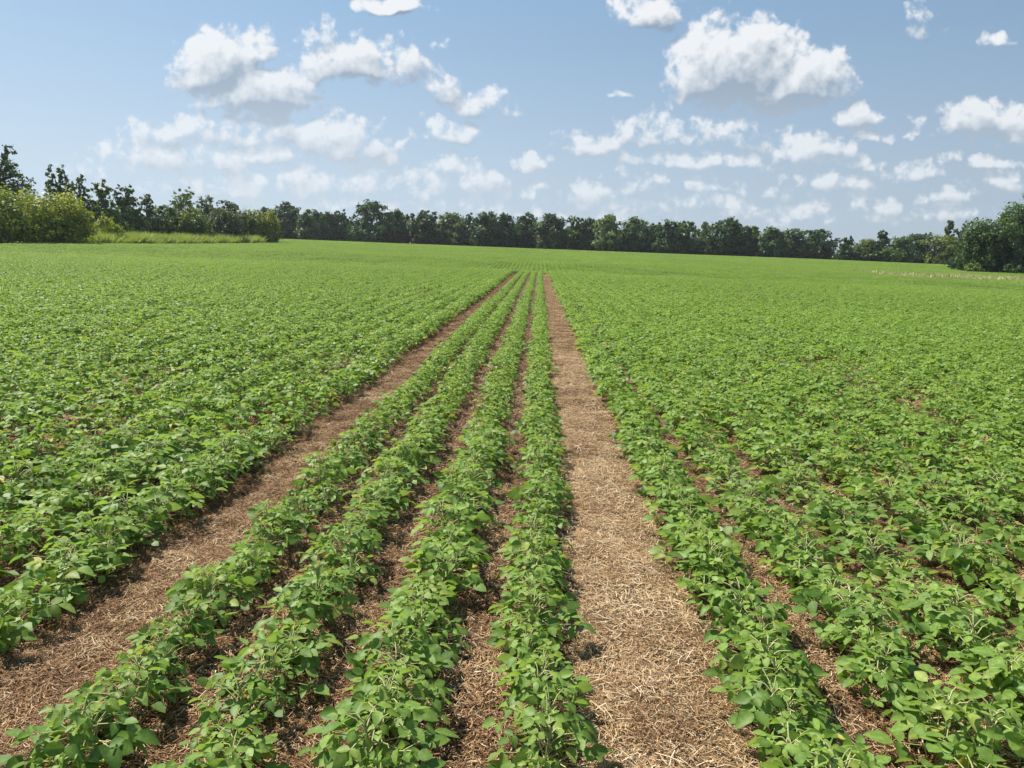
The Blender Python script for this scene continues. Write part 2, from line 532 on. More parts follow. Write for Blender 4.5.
Q = P[~isnear]
c_xyz = [np.column_stack([Q, ground_z(Q[:, 0], Q[:, 1])])]
c_rz = [rng.uniform(0, 2 * PI, len(Q))]; c_sc = [rng.uniform(0.84, 1.16, len(Q)) * np.where((Q[:, 0] > -1.6) & (Q[:, 0] < 0.3), 0.83, 1.04)]; c_ix = [rng.integers(0, 6, len(Q))]
for x0 in ROWS:                                          # 23 - 72 m
    y = np.arange(23.25, 72, 0.6); y = y + rng.uniform(-0.05, 0.05, len(y))
    x = np.full_like(y, x0) + rng.normal(0, 0.015, len(y))
    k = in_field(x, y) & in_view(x, y) & (rng.random(len(y)) < 0.25 + 0.75 * stand(x, y))
    x, y = x[k], y[k]
    if not len(x): continue
    c_xyz.append(np.column_stack([x, y, terrain(x, y)]))
    c_rz.append(np.where(rng.random(len(x)) < 0.5, 0, PI) + rng.normal(0, 0.03, len(x)))
    c_sc.append(rng.uniform(0.9, 1.12, len(x)) * (0.78 if -1.6 < x0 < 0.3 else 1.18 if x0 in (ROWS_R[0], ROWS_L[0]) else 1.0)); c_ix.append(rng.integers(6, 11, len(x)))
for yy in np.arange(73, 282, 2.0):                       # beyond
    x = np.arange(-190, 260, 1.84); y = np.full_like(x, yy)
    k = in_field(x, y) & in_view(x, y, 0.34)
    x, y = x[k], y[k]
    c_xyz.append(np.column_stack([x, y, terrain(x, y)]))
    c_rz.append(np.where(rng.random(len(x)) < 0.5, 0, PI)); c_sc.append(rng.uniform(0.95, 1.1, len(x)))
    c_ix.append(rng.integers(11, 16, len(x)))
for x0 in (TR_L, TR_R):                                  # the wheel tracks close over on the far side of the dip
    y = np.arange(TRACK_END, 73, 0.6); x = np.full_like(y, x0)
    c_xyz.append(np.column_stack([x, y, terrain(x, y)])); c_rz.append(np.zeros(len(y)))
    c_sc.append(np.ones(len(y))); c_ix.append(rng.integers(6, 11, len(y)))
instancer('soybean_crop', lib, np.concatenate(c_xyz), np.concatenate(c_rz), np.concatenate(c_sc), np.concatenate(c_ix),
          'dense green soybean rows filling the rest of the field')


# ------------------------------------------------------------------ ground and tracks
def graded(a, b, fine, lo, hi, growth=1.13):
    """fine steps between lo and hi, growing steps out to a and b"""
    m = list(np.arange(lo, hi + 1e-6, fine))
    s = fine; v = lo; L = []
    while v > a:
        s *= growth; v = v - s; L.append(v)
    s = fine; v = hi; R = []
    while v < b:
        s = min(s * growth, 120.0); v = v + s; R.append(v)
    return np.array(L[::-1] + m + R)


def sheet(name, xs, ys, zf, mat):
    X, Y = np.meshgrid(xs, ys); Zs = zf(X, Y)
    nx, ny = len(xs), len(ys)
    i = np.arange((nx - 1) * (ny - 1)); r_, c_ = i // (nx - 1), i % (nx - 1)
    a = r_ * nx + c_
    mb = MB(); mb.add(np.stack([X, Y, Zs], -1).reshape(-1, 3), quads=np.stack([a, a + 1, a + nx + 1, a + nx], 1))
    return obj(name, mb.mesh(name, mat, True))


xs = graded(-1400, 1400, 0.07, -4.2, 4.6, 1.07)
ys = graded(-200, 1800, 0.07, 1.2, 9.0, 1.035)
tag(sheet('ground', xs, ys, ground_z, M['soil']), 'brown field soil strewn with straw under the crop', None, None, 'structure')


def track_z(X, Y):
    near = 1 - sstep(14, 30, Y)
    return terrain(X, Y) + near * (0.055 * (fbm(X * 4.2, Y * 3.6, 11, 3) - 0.5) + 0.035 * (fbm(X * 13, Y * 13, 21, 2) - 0.5)) + 0.012


def track(name, cx, hw, mat, label, sd):
    ys = graded(0.2, TRACK_END - 1, 0.07, 1.2, 9.0, 1.03); ys = ys[(ys > 0.1) & (ys < TRACK_END - 1)]
    us = np.linspace(-1, 1, 11)
    U, Y = np.meshgrid(us, ys)
    HW = hw + 0.035 + 0.06 * (fbm(Y / 0.35, np.sign(U) * 5.0 + 9, 70 + sd) - 0.5)
    HW = HW * (1 - 0.35 * sstep(14, TRACK_END, Y))
    X = cx + U * HW
    Zt = track_z(X, Y) - 0.02 * U ** 6
    n = len(us); i = np.arange((n - 1) * (len(ys) - 1)); a = (i // (n - 1)) * n + i % (n - 1)
    mb = MB(); mb.add(np.stack([X, Y, Zt], -1).reshape(-1, 3), quads=np.stack([a, a + 1, a + n + 1, a + n], 1))
    tag(obj(name, mb.mesh(name, mat, True)), label, None, None, 'structure')


track('wheel_track', TR_R, TW_R, M['track'], 'broad wheel track of trampled pale straw', 1)
track('wheel_track', TR_L, TW_L, M['track_dark'], 'wheel track of dark trampled straw litter', 2)

# straw residue: small mats of loose stalks
slib = bpy.data.collections.new('straw_library')


def straw_mat(r, n, size, mat, lo, hi, lmax):
    mb = MB()
    for _ in range(n):
        c = np.array([r.uniform(-size, size), r.uniform(-size, size), r.uniform(0.0, 0.022) ** 1.0])
        a = r.uniform(0, 2 * PI); L = r.uniform(0.015, lmax) * r.uniform(0.5, 1); tl = r.normal(0, 0.22)
        d = np.array([math.cos(a) * math.cos(tl), math.sin(a) * math.cos(tl), math.sin(tl)])
        w = r.uniform(0.0006, 0.0016)
        s = np.array([-d[1], d[0], r.normal(0, 0.25)]); s /= np.linalg.norm(s)
        bend = np.array([0, 0, r.uniform(-0.2, 0.25) * L * 0.3]) + s * r.normal(0, 0.1) * L
        p0, p1, p2 = c - d * L / 2, c + bend, c + d * L / 2
        mb.add([p0 - s * w, p0 + s * w, p1 + s * w, p1 - s * w, p2 + s * w * 0.8, p2 - s * w * 0.8],
               quads=[(0, 1, 2, 3), (3, 2, 4, 5)], shade=np.clip(r.normal((lo + hi) / 2, (hi - lo) / 2), 0, 1))
    return mb.mesh('straw', mat)


for k in range(5): src(slib, f'a{k:02d}', straw_mat(np.random.default_rng(500 + k), 420, 0.11, M['straw'], 0.12, 0.76, 0.06))
for k in range(4): src(slib, f'b{k:02d}', straw_mat(np.random.default_rng(520 + k), 270, 0.13, M['litter'], 0.1, 0.72, 0.06))
for k in range(3): src(slib, f'c{k:02d}', straw_mat(np.random.default_rng(540 + k), 60, 0.14, M['straw'], 0.4, 0.95, 0.1))

sp, sr, ss, si = [], [], [], []


def scatter(n, xf, y0, y1, ids, sc, dens=None, zf=ground_z):
    # density falls with distance
    t = rng.random(n); y = y0 + (y1 - y0) * t ** 1.35
    x = xf(n)
    k = in_view(x, y, 0.1)
    if dens is not None: k &= rng.random(n) < dens(x, y)
    x, y = x[k], y[k]
    sp.append(np.column_stack([x, y, zf(x, y)])); sr.append(rng.uniform(0, 2 * PI, len(x)))
    ss.append(rng.uniform(sc[0], sc[1], len(x)))
    pick = rng.choice(ids, len(x))
    dark = 0.5 * vnoise(x * 4.5, y * 2.6, 131) + 0.5 * vnoise(x * 1.7, y * 0.9, 132) > 0.60
    si.append(np.where(dark & (rng.random(len(x)) < (0.25 if zf is track_z and x.mean() > 0 else 0.7)), rng.integers(5, 9, len(x)), pick))


def zlift(z):
    sp[-1][:, 2] += z


scatter(4600, lambda n: TR_R + rng.uniform(-1, 1, n) * (TW_R - 0.02), 1.3, 66, [0, 1, 2, 3, 4, 0, 1, 2, 3, 4, 5], (0.5, 1.0), zf=track_z)
scatter(500, lambda n: TR_R + rng.uniform(-1, 1, n) * (TW_R - 0.06), 1.3, 12, [9, 10, 11], (0.8, 1.2), zf=track_z); zlift(0.008)
scatter(3900, lambda n: TR_L + rng.uniform(-1, 1, n) * TW_L, 1.3, 66, [5, 6, 7, 8, 5, 6, 7, 8, 5, 6, 7, 8, 1], (0.5, 1.05), zf=track_z)
scatter(160, lambda n: TR_L + rng.uniform(-0.5, 1, n) * TW_L, 1.3, 12, [9, 0, 1, 5, 6], (0.7, 1.1), zf=track_z); zlift(0.008)
scatter(2600, lambda n: rng.uniform(-1.75, 0.3, n), 1.3, 20, [5, 6, 7, 8, 5, 6, 7, 8, 0, 9], (0.8, 1.3))
scatter(5200, lambda n: rng.uniform(0.6, 7.0, n), 1.3, 14, [5, 6, 7, 8, 0, 1, 9, 10], (0.9, 1.4))
scatter(4200, lambda n: rng.uniform(-8.0, -2.2, n), 1.6, 14, [5, 6, 7, 8, 0, 1, 9], (0.9, 1.4))
instancer('straw_residue', slib, np.concatenate(sp), np.concatenate(sr), np.concatenate(ss), np.concatenate(si),
          'loose dry straw and stubble lying between the crop rows')


# ------------------------------------------------------------------ trees
def at(px, py, d):
    u, _ = ray_uv(px, py)
    x = u * d
    return x, d, float(terrain(x, d))


def leaf_cloud(mb, r, centre, radii, n, size, shade0, hue_p=0.06, fill=0.5, squash=1.0):
    """n leaf clusters through an ellipsoid, most of them near its skin, gathered into clumps"""
    centre = np.asarray(centre, float); radii = np.asarray(radii, float)
    nc = max(5, n // 26)
    g = r.normal(0, 1, (nc, 3)); g /= np.linalg.norm(g, axis=1)[:, None]
    g *= (fill + (1 - fill) * r.random(nc) ** 0.4)[:, None]
    cs = np.clip(r.normal(0, 0.2, nc), -0.4, 0.45)
    ci = r.integers(0, nc, n)
    p = g[ci] + r.normal(0, 1.0, (n, 3)) * np.minimum(0.15, 0.55 / radii)
    nrm = g[ci] * 0.9 + r.normal(0, 0.5, (n, 3)) + np.array([0, 0, 0.35])
    nrm /= np.linalg.norm(nrm, axis=1)[:, None]
    pos = centre + p * radii
    t = np.cross(nrm, r.normal(0, 1, (n, 3))); t /= np.linalg.norm(t, axis=1)[:, None] + 1e-9
    b = np.cross(nrm, t)
    sz = size * r.uniform(0.6, 1.35, n)
    a = t * (sz * 0.62)[:, None]; c = b * (sz * 0.42)[:, None]
    bend = nrm * (sz * 0.16)[:, None]
    V = np.stack([pos - a, pos - c + bend, pos + a, pos + c + bend], 1).reshape(-1, 3)
    sh = np.clip(shade0 + cs[ci] + r.normal(0, 0.12, n), 0, 1)
    hu = np.where(r.random(n) < hue_p, r.uniform(0.3, 0.9, n), 0)
    mb.add(V, quads=np.arange(4 * n).reshape(-1, 4), shade=np.repeat(sh, 4), hue=np.repeat(hu, 4))


SEED = [1000]


def tree(px, top, base, d, hw, mat, label, shape='round', size=0.5, n=2600, low=0.12, name='tree', cat='tree', group=None,
         shade=0.5, hue_p=0.05, depth=None):
    """px, top, base, hw measured in the photograph; d the distance along the rows"""
    SEED[0] += 1
    r = np.random.default_rng(SEED[0])
    x, y, z = at(px, base, d)
    k = d / 757.0
    H = (base - top) * k + 0.4 + (float((CAMZ - z)) - (base - ray_base(px, d)) * 0) * 0
    H = max(1.0, top_height(px, top, d) - z)
    R = hw * k * (1.45 if group == 'trees and bushes of the near hedge' and shape in ('loose', 'round') else 1.0)
    root = bpy.data.objects.new(name, None); root.empty_display_size = 1.0
    COL.objects.link(root); root.location = (x, y, z)
    tag(root, label, cat, group)
    tr = MB(); cr = MB()
    if group == 'trees and bushes of the near hedge' and shape in ('loose', 'round'): n = int(n * 1.7)
    lean = r.normal(0, 0.03, 2)
    shrub = shape in ('bush', 'mound')
    th = H * (0.45 if shrub else 0.8)
    zz = np.linspace(-0.2, th, 6)
    path = np.stack([lean[0] * zz + r.normal(0, 0.04, 6) * R * 0.2, lean[1] * zz + r.normal(0, 0.04, 6) * R * 0.2, zz], 1)
    r0 = (0.018 if not shrub else 0.012) * H + 0.03
    tr.tube(path, np.linspace(r0, r0 * 0.25, 6), 7, shade=0.4)
    lobes = []
    if shape == 'round':
        nl = 9
        for i in range(nl):
            f = (i + 0.5) / nl
            zc = H * (low + 0.14 + (0.72 - low) * f)
            rad = R * (0.82 if f < 0.75 else 0.62) * (1.0 - 0.3 * abs(f - 0.4)) * r.uniform(0.65, 0.95)
            off = R * (0.62 * math.sin(PI * min(1, 0.2 + 0.75 * f))) * r.uniform(0.35, 1.0)
            a = i * 2.4 + r.normal(0, 0.5)
            lobes.append(((off * math.cos(a), off * math.sin(a), zc), (rad, rad, min(rad * 0.8, (H - zc) * 1.0))))
        lobes.append(((0, 0, H * 0.84), (R * 0.6, R * 0.6, H * 0.16)))
        lobes.append(((0, 0, H * 0.22), (R * 0.9, R * 0.9, H * 0.24)))
        lobes.append(((0, 0, H * (low + 0.25)), (R * 0.75, R * 0.75, H * 0.26)))
    elif shape == 'column':
        for i in range(8):
            f = (i + 0.5) / 8
            zc = H * (low + (0.92 - low) * f)
            rad = R * (1.0 - 0.65 * f) * r.uniform(0.6, 0.9)
            a = i * 2.4; off = R * 0.35 * (1 - f)
            lobes.append(((off * math.cos(a), off * math.sin(a), zc), (rad, rad, H * 0.1)))
    elif shape == 'loose':
        for i in range(22):
            f = (i + 0.5) / 22
            zc = H * (low + 0.1 + (0.83 - low) * f)
            rad = R * (0.62 - 0.42 * f) * r.uniform(0.7, 1.15)
            a = i * 2.4 + r.normal(0, 0.5); off = R * (0.8 - 0.5 * f) * r.uniform(0.3, 1.0)
            lobes.append(((off * math.cos(a), off * math.sin(a), zc), (rad, rad, max(rad * 0.9, H * 0.085))))
        lobes.append(((0, 0, H * 0.3), (R * 0.85, R * 0.85, H * 0.3)))
    else:
        nl = 12 if shape == 'bush' else 18
        for i in range(nl):
            a = i * 2.4 + r.normal(0, 0.4); off = R * 0.68 * math.sqrt((i + 0.4) / nl)
            q = off / R
            rad = R * r.uniform(0.3, 0.42)
            zt = H * (1 - 0.55 * q ** 2.2) * r.uniform(0.84, 1.0)
            lobes.append(((off * math.cos(a), off * math.sin(a), zt * 0.47), (rad, rad, zt * 0.53)))
    vol = np.array([(b[0] * b[2]) ** 1.0 for _, b in lobes]); vol = vol / vol.sum()
    for (c, b), v in zip(lobes, vol):
        c = np.array(c); c[:2] += lean * c[2]
        leaf_cloud(cr, r, c, b, max(40, int(n * v)), size, shade + r.normal(0, 0.07), hue_p,
                   fill=0.3)
        if not shrub or r.random() < 0.6:
            s = path[int(np.clip(np.searchsorted(path[:, 2], c[2] * 0.6), 0, 5))]
            m = (s + c) / 2 + np.array([0, 0, 0.04 * H])
            tr.tube([s, m, c], [r0 * 0.45, r0 * 0.28, r0 * 0.1], 5, shade=0.5)
    obj('trunk' if not shrub else 'branches', tr.mesh('trunk', M['bark']), root)
    obj('crown' if not shrub else 'foliage', cr.mesh('crown', LEAF[mat]), root)
    return root


def ray_base(px, d): return 0.0


def top_height(px, top, d):
    _, v = ray_uv(px, top)
    return CAMZ + v * d


# hedge along the field edge, near end to far end
HG = 'trees and bushes of the near hedge'
tree(20, 184, 246, 97, 66, 'lime', 'huge rounded yellow-green bush with a dark shaded foot, largest in the near hedge', 'mound', 0.34, 15000, name='bush', cat='bush', group=HG, shade=0.55)
tree(62, 186, 246, 100, 34, 'lime', 'yellow-green bush merging with the end of the huge rounded bush', 'mound', 0.32, 7000, name='bush', cat='bush', group=HG, shade=0.6)
tree(6, 141, 244, 118, 28, 'dark', 'tall dark ragged tree standing up behind the huge rounded bush, highest in the hedge', 'loose', 0.4, 4200, group=HG)
tree(63, 164, 243, 122, 15, 'mid', 'dark upright tree rising behind the end of the huge bush', 'loose', 0.4, 2600, group=HG)
tree(84, 172, 243, 126, 12, 'grey', 'thin airy tree beside the dark upright tree behind the bush', 'loose', 0.36, 1500, group=HG)
tree(104, 180, 242, 128, 17, 'pale', 'soft green tree directly behind the small bright shrub', 'loose', 0.4, 2800, group=HG, low=0.05)
tree(107, 215, 241, 112, 18, 'lime', 'small bright yellow-green shrub in front of the hedge trees', 'bush', 0.28, 2600, name='shrub', cat='shrub', group=HG, shade=0.75)
tree(129, 184, 242, 134, 15, 'mid', 'dark pointed tree behind the pale grass strip, beside the bright shrub', 'loose', 0.42, 2600, group=HG, low=0.05)
tree(147, 193, 242, 140, 11, 'grey', 'slender tree with a small dark tip, next to the dark pointed tree', 'loose', 0.4, 1700, group=HG, low=0.05)
tree(166, 203, 242, 146, 14, 'mid', 'low round dark tree in the middle of the pale grass strip', 'round', 0.45, 2400, group=HG, low=0.02)
tree(185, 187, 242, 152, 17, 'pale', 'pale green tree with a tall light spire above the hedge', 'loose', 0.42, 2500, group=HG, low=0.02)
tree(206, 196, 242, 160, 17, 'grey', 'grey-green loose tree beside the pale spired tree', 'loose', 0.44, 2600, group=HG, low=0.02)
tree(227, 200, 243, 166, 15, 'grey', 'dusky green tree between the grey-green tree and the hedge-end bushes', 'round', 0.45, 2500, group=HG, low=0.0)
tree(250, 206, 244, 170, 17, 'olive', 'yellowish bush second from the far end of the near hedge', 'mound', 0.42, 4500, name='bush', cat='bush', group=HG, shade=0.6)
tree(269, 209, 245, 174, 15, 'lime', 'yellow-green bush with dark foot ending the near hedge', 'mound', 0.42, 4500, name='bush', cat='bush', group=HG, shade=0.65)
tree(192, 208, 243, 146, 22, 'pale', 'rounded dull green bush at the foot of the pale spired tree', 'mound', 0.4, 5500, name='bush', cat='bush', group=HG)
tree(224, 205, 244, 157, 22, 'grey', 'rounded grey-green bush at the foot of the loose grey-green tree', 'mound', 0.4, 5500, name='bush', cat='bush', group=HG)

# far tree line
FG = 'trees of the far tree line'
FAR = [  # px, top, base, half width, leaf, shape, label
    (268, 208, 239, 12, 'dark', 'round', 'dark tree half hidden by the yellow-green bush ending the hedge'),
    (290, 203, 239, 15, 'dark', 'round', 'broad dark tree just past the end of the near hedge'),
    (311, 211, 240, 11, 'mid', 'round', 'dull green tree next to the broad dark tree by the hedge end'),
    (326, 213, 241, 10, 'dark', 'round', 'small dark tree midway between the hedge end and the biggest far crown'),
    (341, 211, 242, 10, 'mid', 'loose', 'open-crowned tree leaning against the side of the biggest far crown'),
    (370, 202, 243, 21, 'dark', 'round', 'biggest far tree, broad rounded dark crown standing above its neighbours'),
    (395, 211, 244, 11, 'mid', 'round', 'lower tree tucked under the shoulder of the biggest far crown'),
    (410, 214, 245, 10, 'dark', 'loose', 'narrow dark tree second past the biggest far crown'),
    (426, 211, 246, 13, 'dark', 'round', 'round dark tree just before the light green tree'),
    (450, 213, 247, 14, 'pale', 'round', 'light green tree, palest crown of the far tree line'),
    (469, 214, 248, 10, 'grey', 'loose', 'thin greyish tree next to the light green tree'),
    (485, 213, 248, 12, 'dark', 'round', 'dark tree a little before the dark littered track points to the trees'),
    (505, 214, 249, 14, 'dark', 'round', 'wide dark tree straight above the end of the dark littered track'),
    (527, 215, 250, 12, 'dark', 'round', 'dark tree above the ground between the ends of the two tracks'),
    (550, 215, 251, 13, 'mid', 'round', 'rounded tree straight above the end of the straw-covered track'),
    (571, 216, 252, 11, 'pale', 'loose', 'pale airy tree with sky showing through, next past the straw-covered track'),
    (588, 219, 253, 10, 'dark', 'round', 'small dark tree between two pale crowns of the far line'),
    (607, 215, 254, 12, 'pale', 'round', 'tall pale green tree past the small dark one, over the open field'),
    (632, 219, 256, 16, 'mid', 'round', 'wide mid-green tree behind the near end of the bare tan strip'),
    (653, 223, 257, 10, 'mid', 'loose', 'low gappy tree directly behind the bare tan strip'),
    (666, 221, 257, 11, 'dark', 'round', 'dark domed tree above the middle of the bare tan strip'),
    (682, 221, 258, 11, 'mid', 'round', 'green tree above the far end of the bare tan strip'),
    (700, 222, 258, 11, 'pale', 'loose', 'lighter ragged tree just before the dark domed-top tree'),
    (724, 219, 259, 14, 'dark', 'round', 'dark domed-top tree standing higher than those around the bare strip'),
    (744, 226, 260, 10, 'mid', 'round', 'lower tree at the foot of the high dark domed-top tree'),
    (753, 226, 260, 8, 'dark', 'column', 'narrow upright dark tree past the domed-top tree'),
    (769, 228, 261, 12, 'mid', 'round', 'rounded green tree third before the open gap'),
    (792, 230, 261, 14, 'mid', 'round', 'broad green tree second before the open gap'),
    (816, 230, 262, 13, 'dark', 'round', 'dark tree at the near edge of the open gap in the tree line'),
]
for i, (px, top, base, hw, mat, shp, lab) in enumerate(FAR):
    dd = 284 + 7 * math.sin(i * 2.1) + (4 if mat == 'pale' else 0)
    tree(px, top - 1, base + 1, dd, hw * 1.2 + 2.2, mat, lab, shp, 0.8, 4200 if shp != 'round' else 5600, low=0.02, group=FG)
RG = 'trees between the gap and the big end tree'
FAR2 = [
    (845, 237, 262, 8, 'mid', 'loose', 'small slim tree standing alone at the open gap'),
    (866, 240, 263, 12, 'olive', 'round', 'low olive tree beside the slim tree at the gap'),
    (879, 230, 263, 9, 'dark', 'column', 'dark twin-topped tree rising above the low olive tree'),
    (897, 237, 264, 13, 'mid', 'round', 'rounded mid-green tree past the dark twin-topped one'),
    (919, 232, 264, 14, 'dark', 'round', 'wide dark tree midway between the gap and the big end tree'),
    (944, 219, 265, 6, 'grey', 'column', 'thin grey spire tree poking above the bushes by the big end tree'),
    (957, 223, 266, 9, 'grey', 'loose', 'half-bare thin tree next to the grey spire tree'),
    (942, 236, 266, 18, 'olive', 'round', 'olive bushy tree under the grey spire tree'),
]
for i, (px, top, base, hw, mat, shp, lab) in enumerate(FAR2):
    tree(px, top - 1, base + 1, 268 + 5 * math.sin(i * 1.7), hw * 1.2 + 2, mat, lab, shp, 0.62, 4000, low=0.02, group=RG)
tree(985, 214, 275, 150, 28, 'mid', 'bushy dark green tree in front at the end of the dry strip, lower of two', 'mound', 0.4, 14000, low=-0.02, group='big end trees', shade=0.4)
tree(1032, 187, 275, 160, 66, 'mid', 'largest bushy dark green tree beyond the end of the dry strip', 'mound', 0.5, 30000, low=-0.02, group='big end trees', shade=0.4)
tree(962, 232, 273, 162, 14, 'mid', 'smaller rounded tree behind the bushy end tree', 'round', 0.42, 2800, low=-0.02, group='big end trees', shade=0.4)
tree(973, 262, 276, 146, 11, 'pale', 'small pale shrub at the foot of the bushy end tree', 'bush', 0.3, 1200, name='shrub', cat='shrub')
tree(1010, 263, 277, 145, 14, 'mid', 'low green shrub at the foot of the largest end tree', 'bush', 0.3, 1400, name='shrub', cat='shrub')

# undergrowth that closes the foot of the far tree line
ug = MB(); r = np.random.default_rng(77)
for px in np.arange(262, 834, 4.5):
    x, y, z = at(px, 250, 287 + r.uniform(-4, 6))
    h = r.uniform(3.0, 7.0)
    leaf_cloud(ug, r, (x, y, z + 0.8), (1.8, 1.6, 1.6), 110, 0.6, r.uniform(0.2, 0.5))
    leaf_cloud(ug, r, (x, y + 9, z + 1.5), (2.2, 1.6, 2.6), 110, 0.8, r.uniform(0.2, 0.5))
    leaf_cloud(ug, r, (x, y, z + h * 0.45), (r.uniform(1.8, 3.0), 2.0, h * 0.6), 210, 0.7, r.uniform(0.3, 0.6))
for px in np.arange(836, 966, 4.5):
    x, y, z = at(px, 263, 272 + r.uniform(-4, 6))
    h = r.uniform(1.6, 3.6) if px > 850 else 1.4
    leaf_cloud(ug, r, (x, y, z + 0.6), (1.8, 1.6, 1.3), 110, 0.6, r.uniform(0.2, 0.5))
    leaf_cloud(ug, r, (x, y, z + h * 0.45), (r.uniform(1.6, 2.6), 2.0, h * 0.6), 160, 0.65, r.uniform(0.3, 0.6))
for yy_ in np.arange(84, 186, 1.6):
    h = r.uniform(2.0, 4.6); x_ = -76 + r.uniform(-2, 2)
    leaf_cloud(ug, r, (x_, yy_, float(terrain(x_, yy_)) + h * 0.45), (2.0, 2.0, h * 0.6), 170, 0.45, r.uniform(0.3, 0.8))
tag(obj('undergrowth', ug.mesh('undergrowth', LEAF['dark'])), 'dark undergrowth closing the foot of the hedge and the far tree line', None, None, 'stuff')


# grass margins
def blades(name, mat, xy, h0, h1, w, label, lean=0.5, tilt_shade=(0.2, 0.9)):
    r = np.random.default_rng(88); n = len(xy)
    x, y = xy[:, 0], xy[:, 1]; z = terrain(x, y)
    h = r.uniform(h0, h1, n) * (0.55 + 0.9 * vnoise(x / 2.3, y / 2.3, 91)); a = r.uniform(0, 2 * PI, n)
    lx, ly = r.normal(0, lean, n) * h, r.normal(0, lean, n) * h
    ww = w * r.uniform(0.6, 1.3, n)
    b0 = np.stack([x - np.cos(a) * ww, y - np.sin(a) * ww, z - 0.02], 1)
    b1 = np.stack([x + np.cos(a) * ww, y + np.sin(a) * ww, z - 0.02], 1)
    t = np.stack([x + lx, y + ly, z + h], 1)
    mb = MB(); mb.add(np.stack([b0, b1, t], 1).reshape(-1, 3), tris=np.arange(3 * n).reshape(-1, 3),
                      shade=np.repeat(r.uniform(*tilt_shade, n), 3), hue=np.repeat(np.where(r.random(n) < 0.25, r.uniform(0, .7, n), 0), 3))
    tag(obj(name, mb.mesh(name, mat)), label, None, None, 'stuff')


n = 34000
yy = 106 + 60 * rng.random(n)
xy = np.column_stack([-67.5 + 6.0 * rng.random(n) + 1.0 * (vnoise(yy / 6, yy * 0, 3) - 0.5), yy])
blades('tall_grass', M['tall_grass'], xy, 0.6, 1.75, 0.09, 'strip of tall pale green grass between the field and the near hedge')
n = 50000
yy = rng.uniform(97, 113, n); xx = 46 + rng.uniform(0, 1, n) * 90
blades('dry_grass', M['dry_grass'], np.column_stack([xx, yy]), 0.15, 0.5, 0.07, 'strip of short dry straw-coloured grass leading to the end trees')


def margin(name, pts, mat, label):
    """a ground sheet that follows the terrain, ragged along its edges"""
    (x0, x1), (y0, y1), rag = pts
    nx, ny = 40, 40
    U, V = np.meshgrid(np.linspace(0, 1, nx), np.linspace(0, 1, ny))
    X = x0 + (x1 - x0) * U + rag * (vnoise(V * 9, V * 0, 5) - 0.5) * 2 * (1 - np.abs(2 * U - 1) * 0)
    Y = y0 + (y1 - y0) * V + rag * (vnoise(U * 9, U * 0, 6) - 0.5) * 2
    Zs = terrain(X, Y) + 0.012
    i = np.arange((nx - 1) * (ny - 1)); a = (i // (nx - 1)) * nx + i % (nx - 1)
    mb = MB(); mb.add(np.stack([X, Y, Zs], -1).reshape(-1, 3), quads=np.stack([a, a + 1, a + nx + 1, a + nx], 1))
    tag(obj(name, mb.mesh(name, mat, True)), label, None, None, 'structure')


M['margin_green'] = soil_material('margin_turf', (0.05, 0.08, 0.02), (0.07, 0.1, 0.03), (0.12, 0.13, 0.05))
M['margin_dry'] = soil_material('margin_dry_turf', (0.26, 0.27, 0.11), (0.34, 0.33, 0.15), (0.42, 0.39, 0.2))
M['bare_tan'] = soil_material('bare_tan_soil', (0.3, 0.22, 0.15), (0.38, 0.29, 0.2), (0.45, 0.36, 0.26))
margin('field_margin', ((-110, -62.5), (60, 198), 0.8), M['margin_green'], 'grassy ground under the near hedge')
margin('dry_margin', ((45, 150), (97, 112.5), 1.0), M['margin_dry'], 'dry straw-coloured ground strip at the edge of the field')
margin('bare_soil', ((36, 53), (262, 273), 1.2), M['bare_tan'], 'bare tan soil strip in front of the far tree line')

# a pale curled leaf lying in the gap two rows out
u_, v_ = ray_uv(722, 530); ly = (0.05 - CAMZ) / v_; lx = u_ * ly
r = np.random.default_rng(5)
fl = MB(); leaflet(fl, np.array([-0.035, 0, 0.03]), np.array([1.0, 0.25, 0.15]), np.array([0.1, -0.25, 1.0]), 0.085, 0.05, 0.95, 0.0, r, True, 0.7, 0.5)
M['dead_leaf'] = ramp_material('dead_leaf', [(0.4, 0.36, 0.26), (0.72, 0.68, 0.58)])
o = obj('dead_leaf', fl.mesh('dead_leaf', M['dead_leaf'], True)); o.location = (lx, ly, float(ground_z(lx, ly)) + 0.01)
tag(o, 'pale whitish curled dead leaf lying on the litter beside the straw-covered track', 'dead leaf')

# ------------------------------------------------------------------ haze
HAZE = 0.00013
hz = MB()
hx0, hx1, hy0, hy1, hz0, hz1 = -1800, 1800, -700, 2300, -4.5, 22.0
hz.add([(hx0, hy0, hz0), (hx1, hy0, hz0), (hx1, hy1, hz0), (hx0, hy1, hz0), (hx0, hy0, hz1), (hx1, hy0, hz1), (hx1, hy1, hz1), (hx0, hy1, hz1)],
       quads=[(0, 3, 2, 1), (4, 5, 6, 7), (0, 1, 5, 4), (1, 2, 6, 5), (2, 3, 7, 6), (3, 0, 4, 7)])
m, t = new_mat('haze')
o_ = t.n('ShaderNodeOutputMaterial'); pv = t.n('ShaderNodeVolumePrincipled')
pv.inputs['Color'].default_value = (0.9, 0.95, 1.0, 1); pv.inputs['Density'].default_value = HAZE; pv.inputs['Anisotropy'].default_value = 0.3
t.nt.links.new(pv.outputs[0], o_.inputs['Volume'])
tag(obj('haze', hz.mesh('haze', m)), 'thin pale summer haze over the field', None, None, 'stuff')

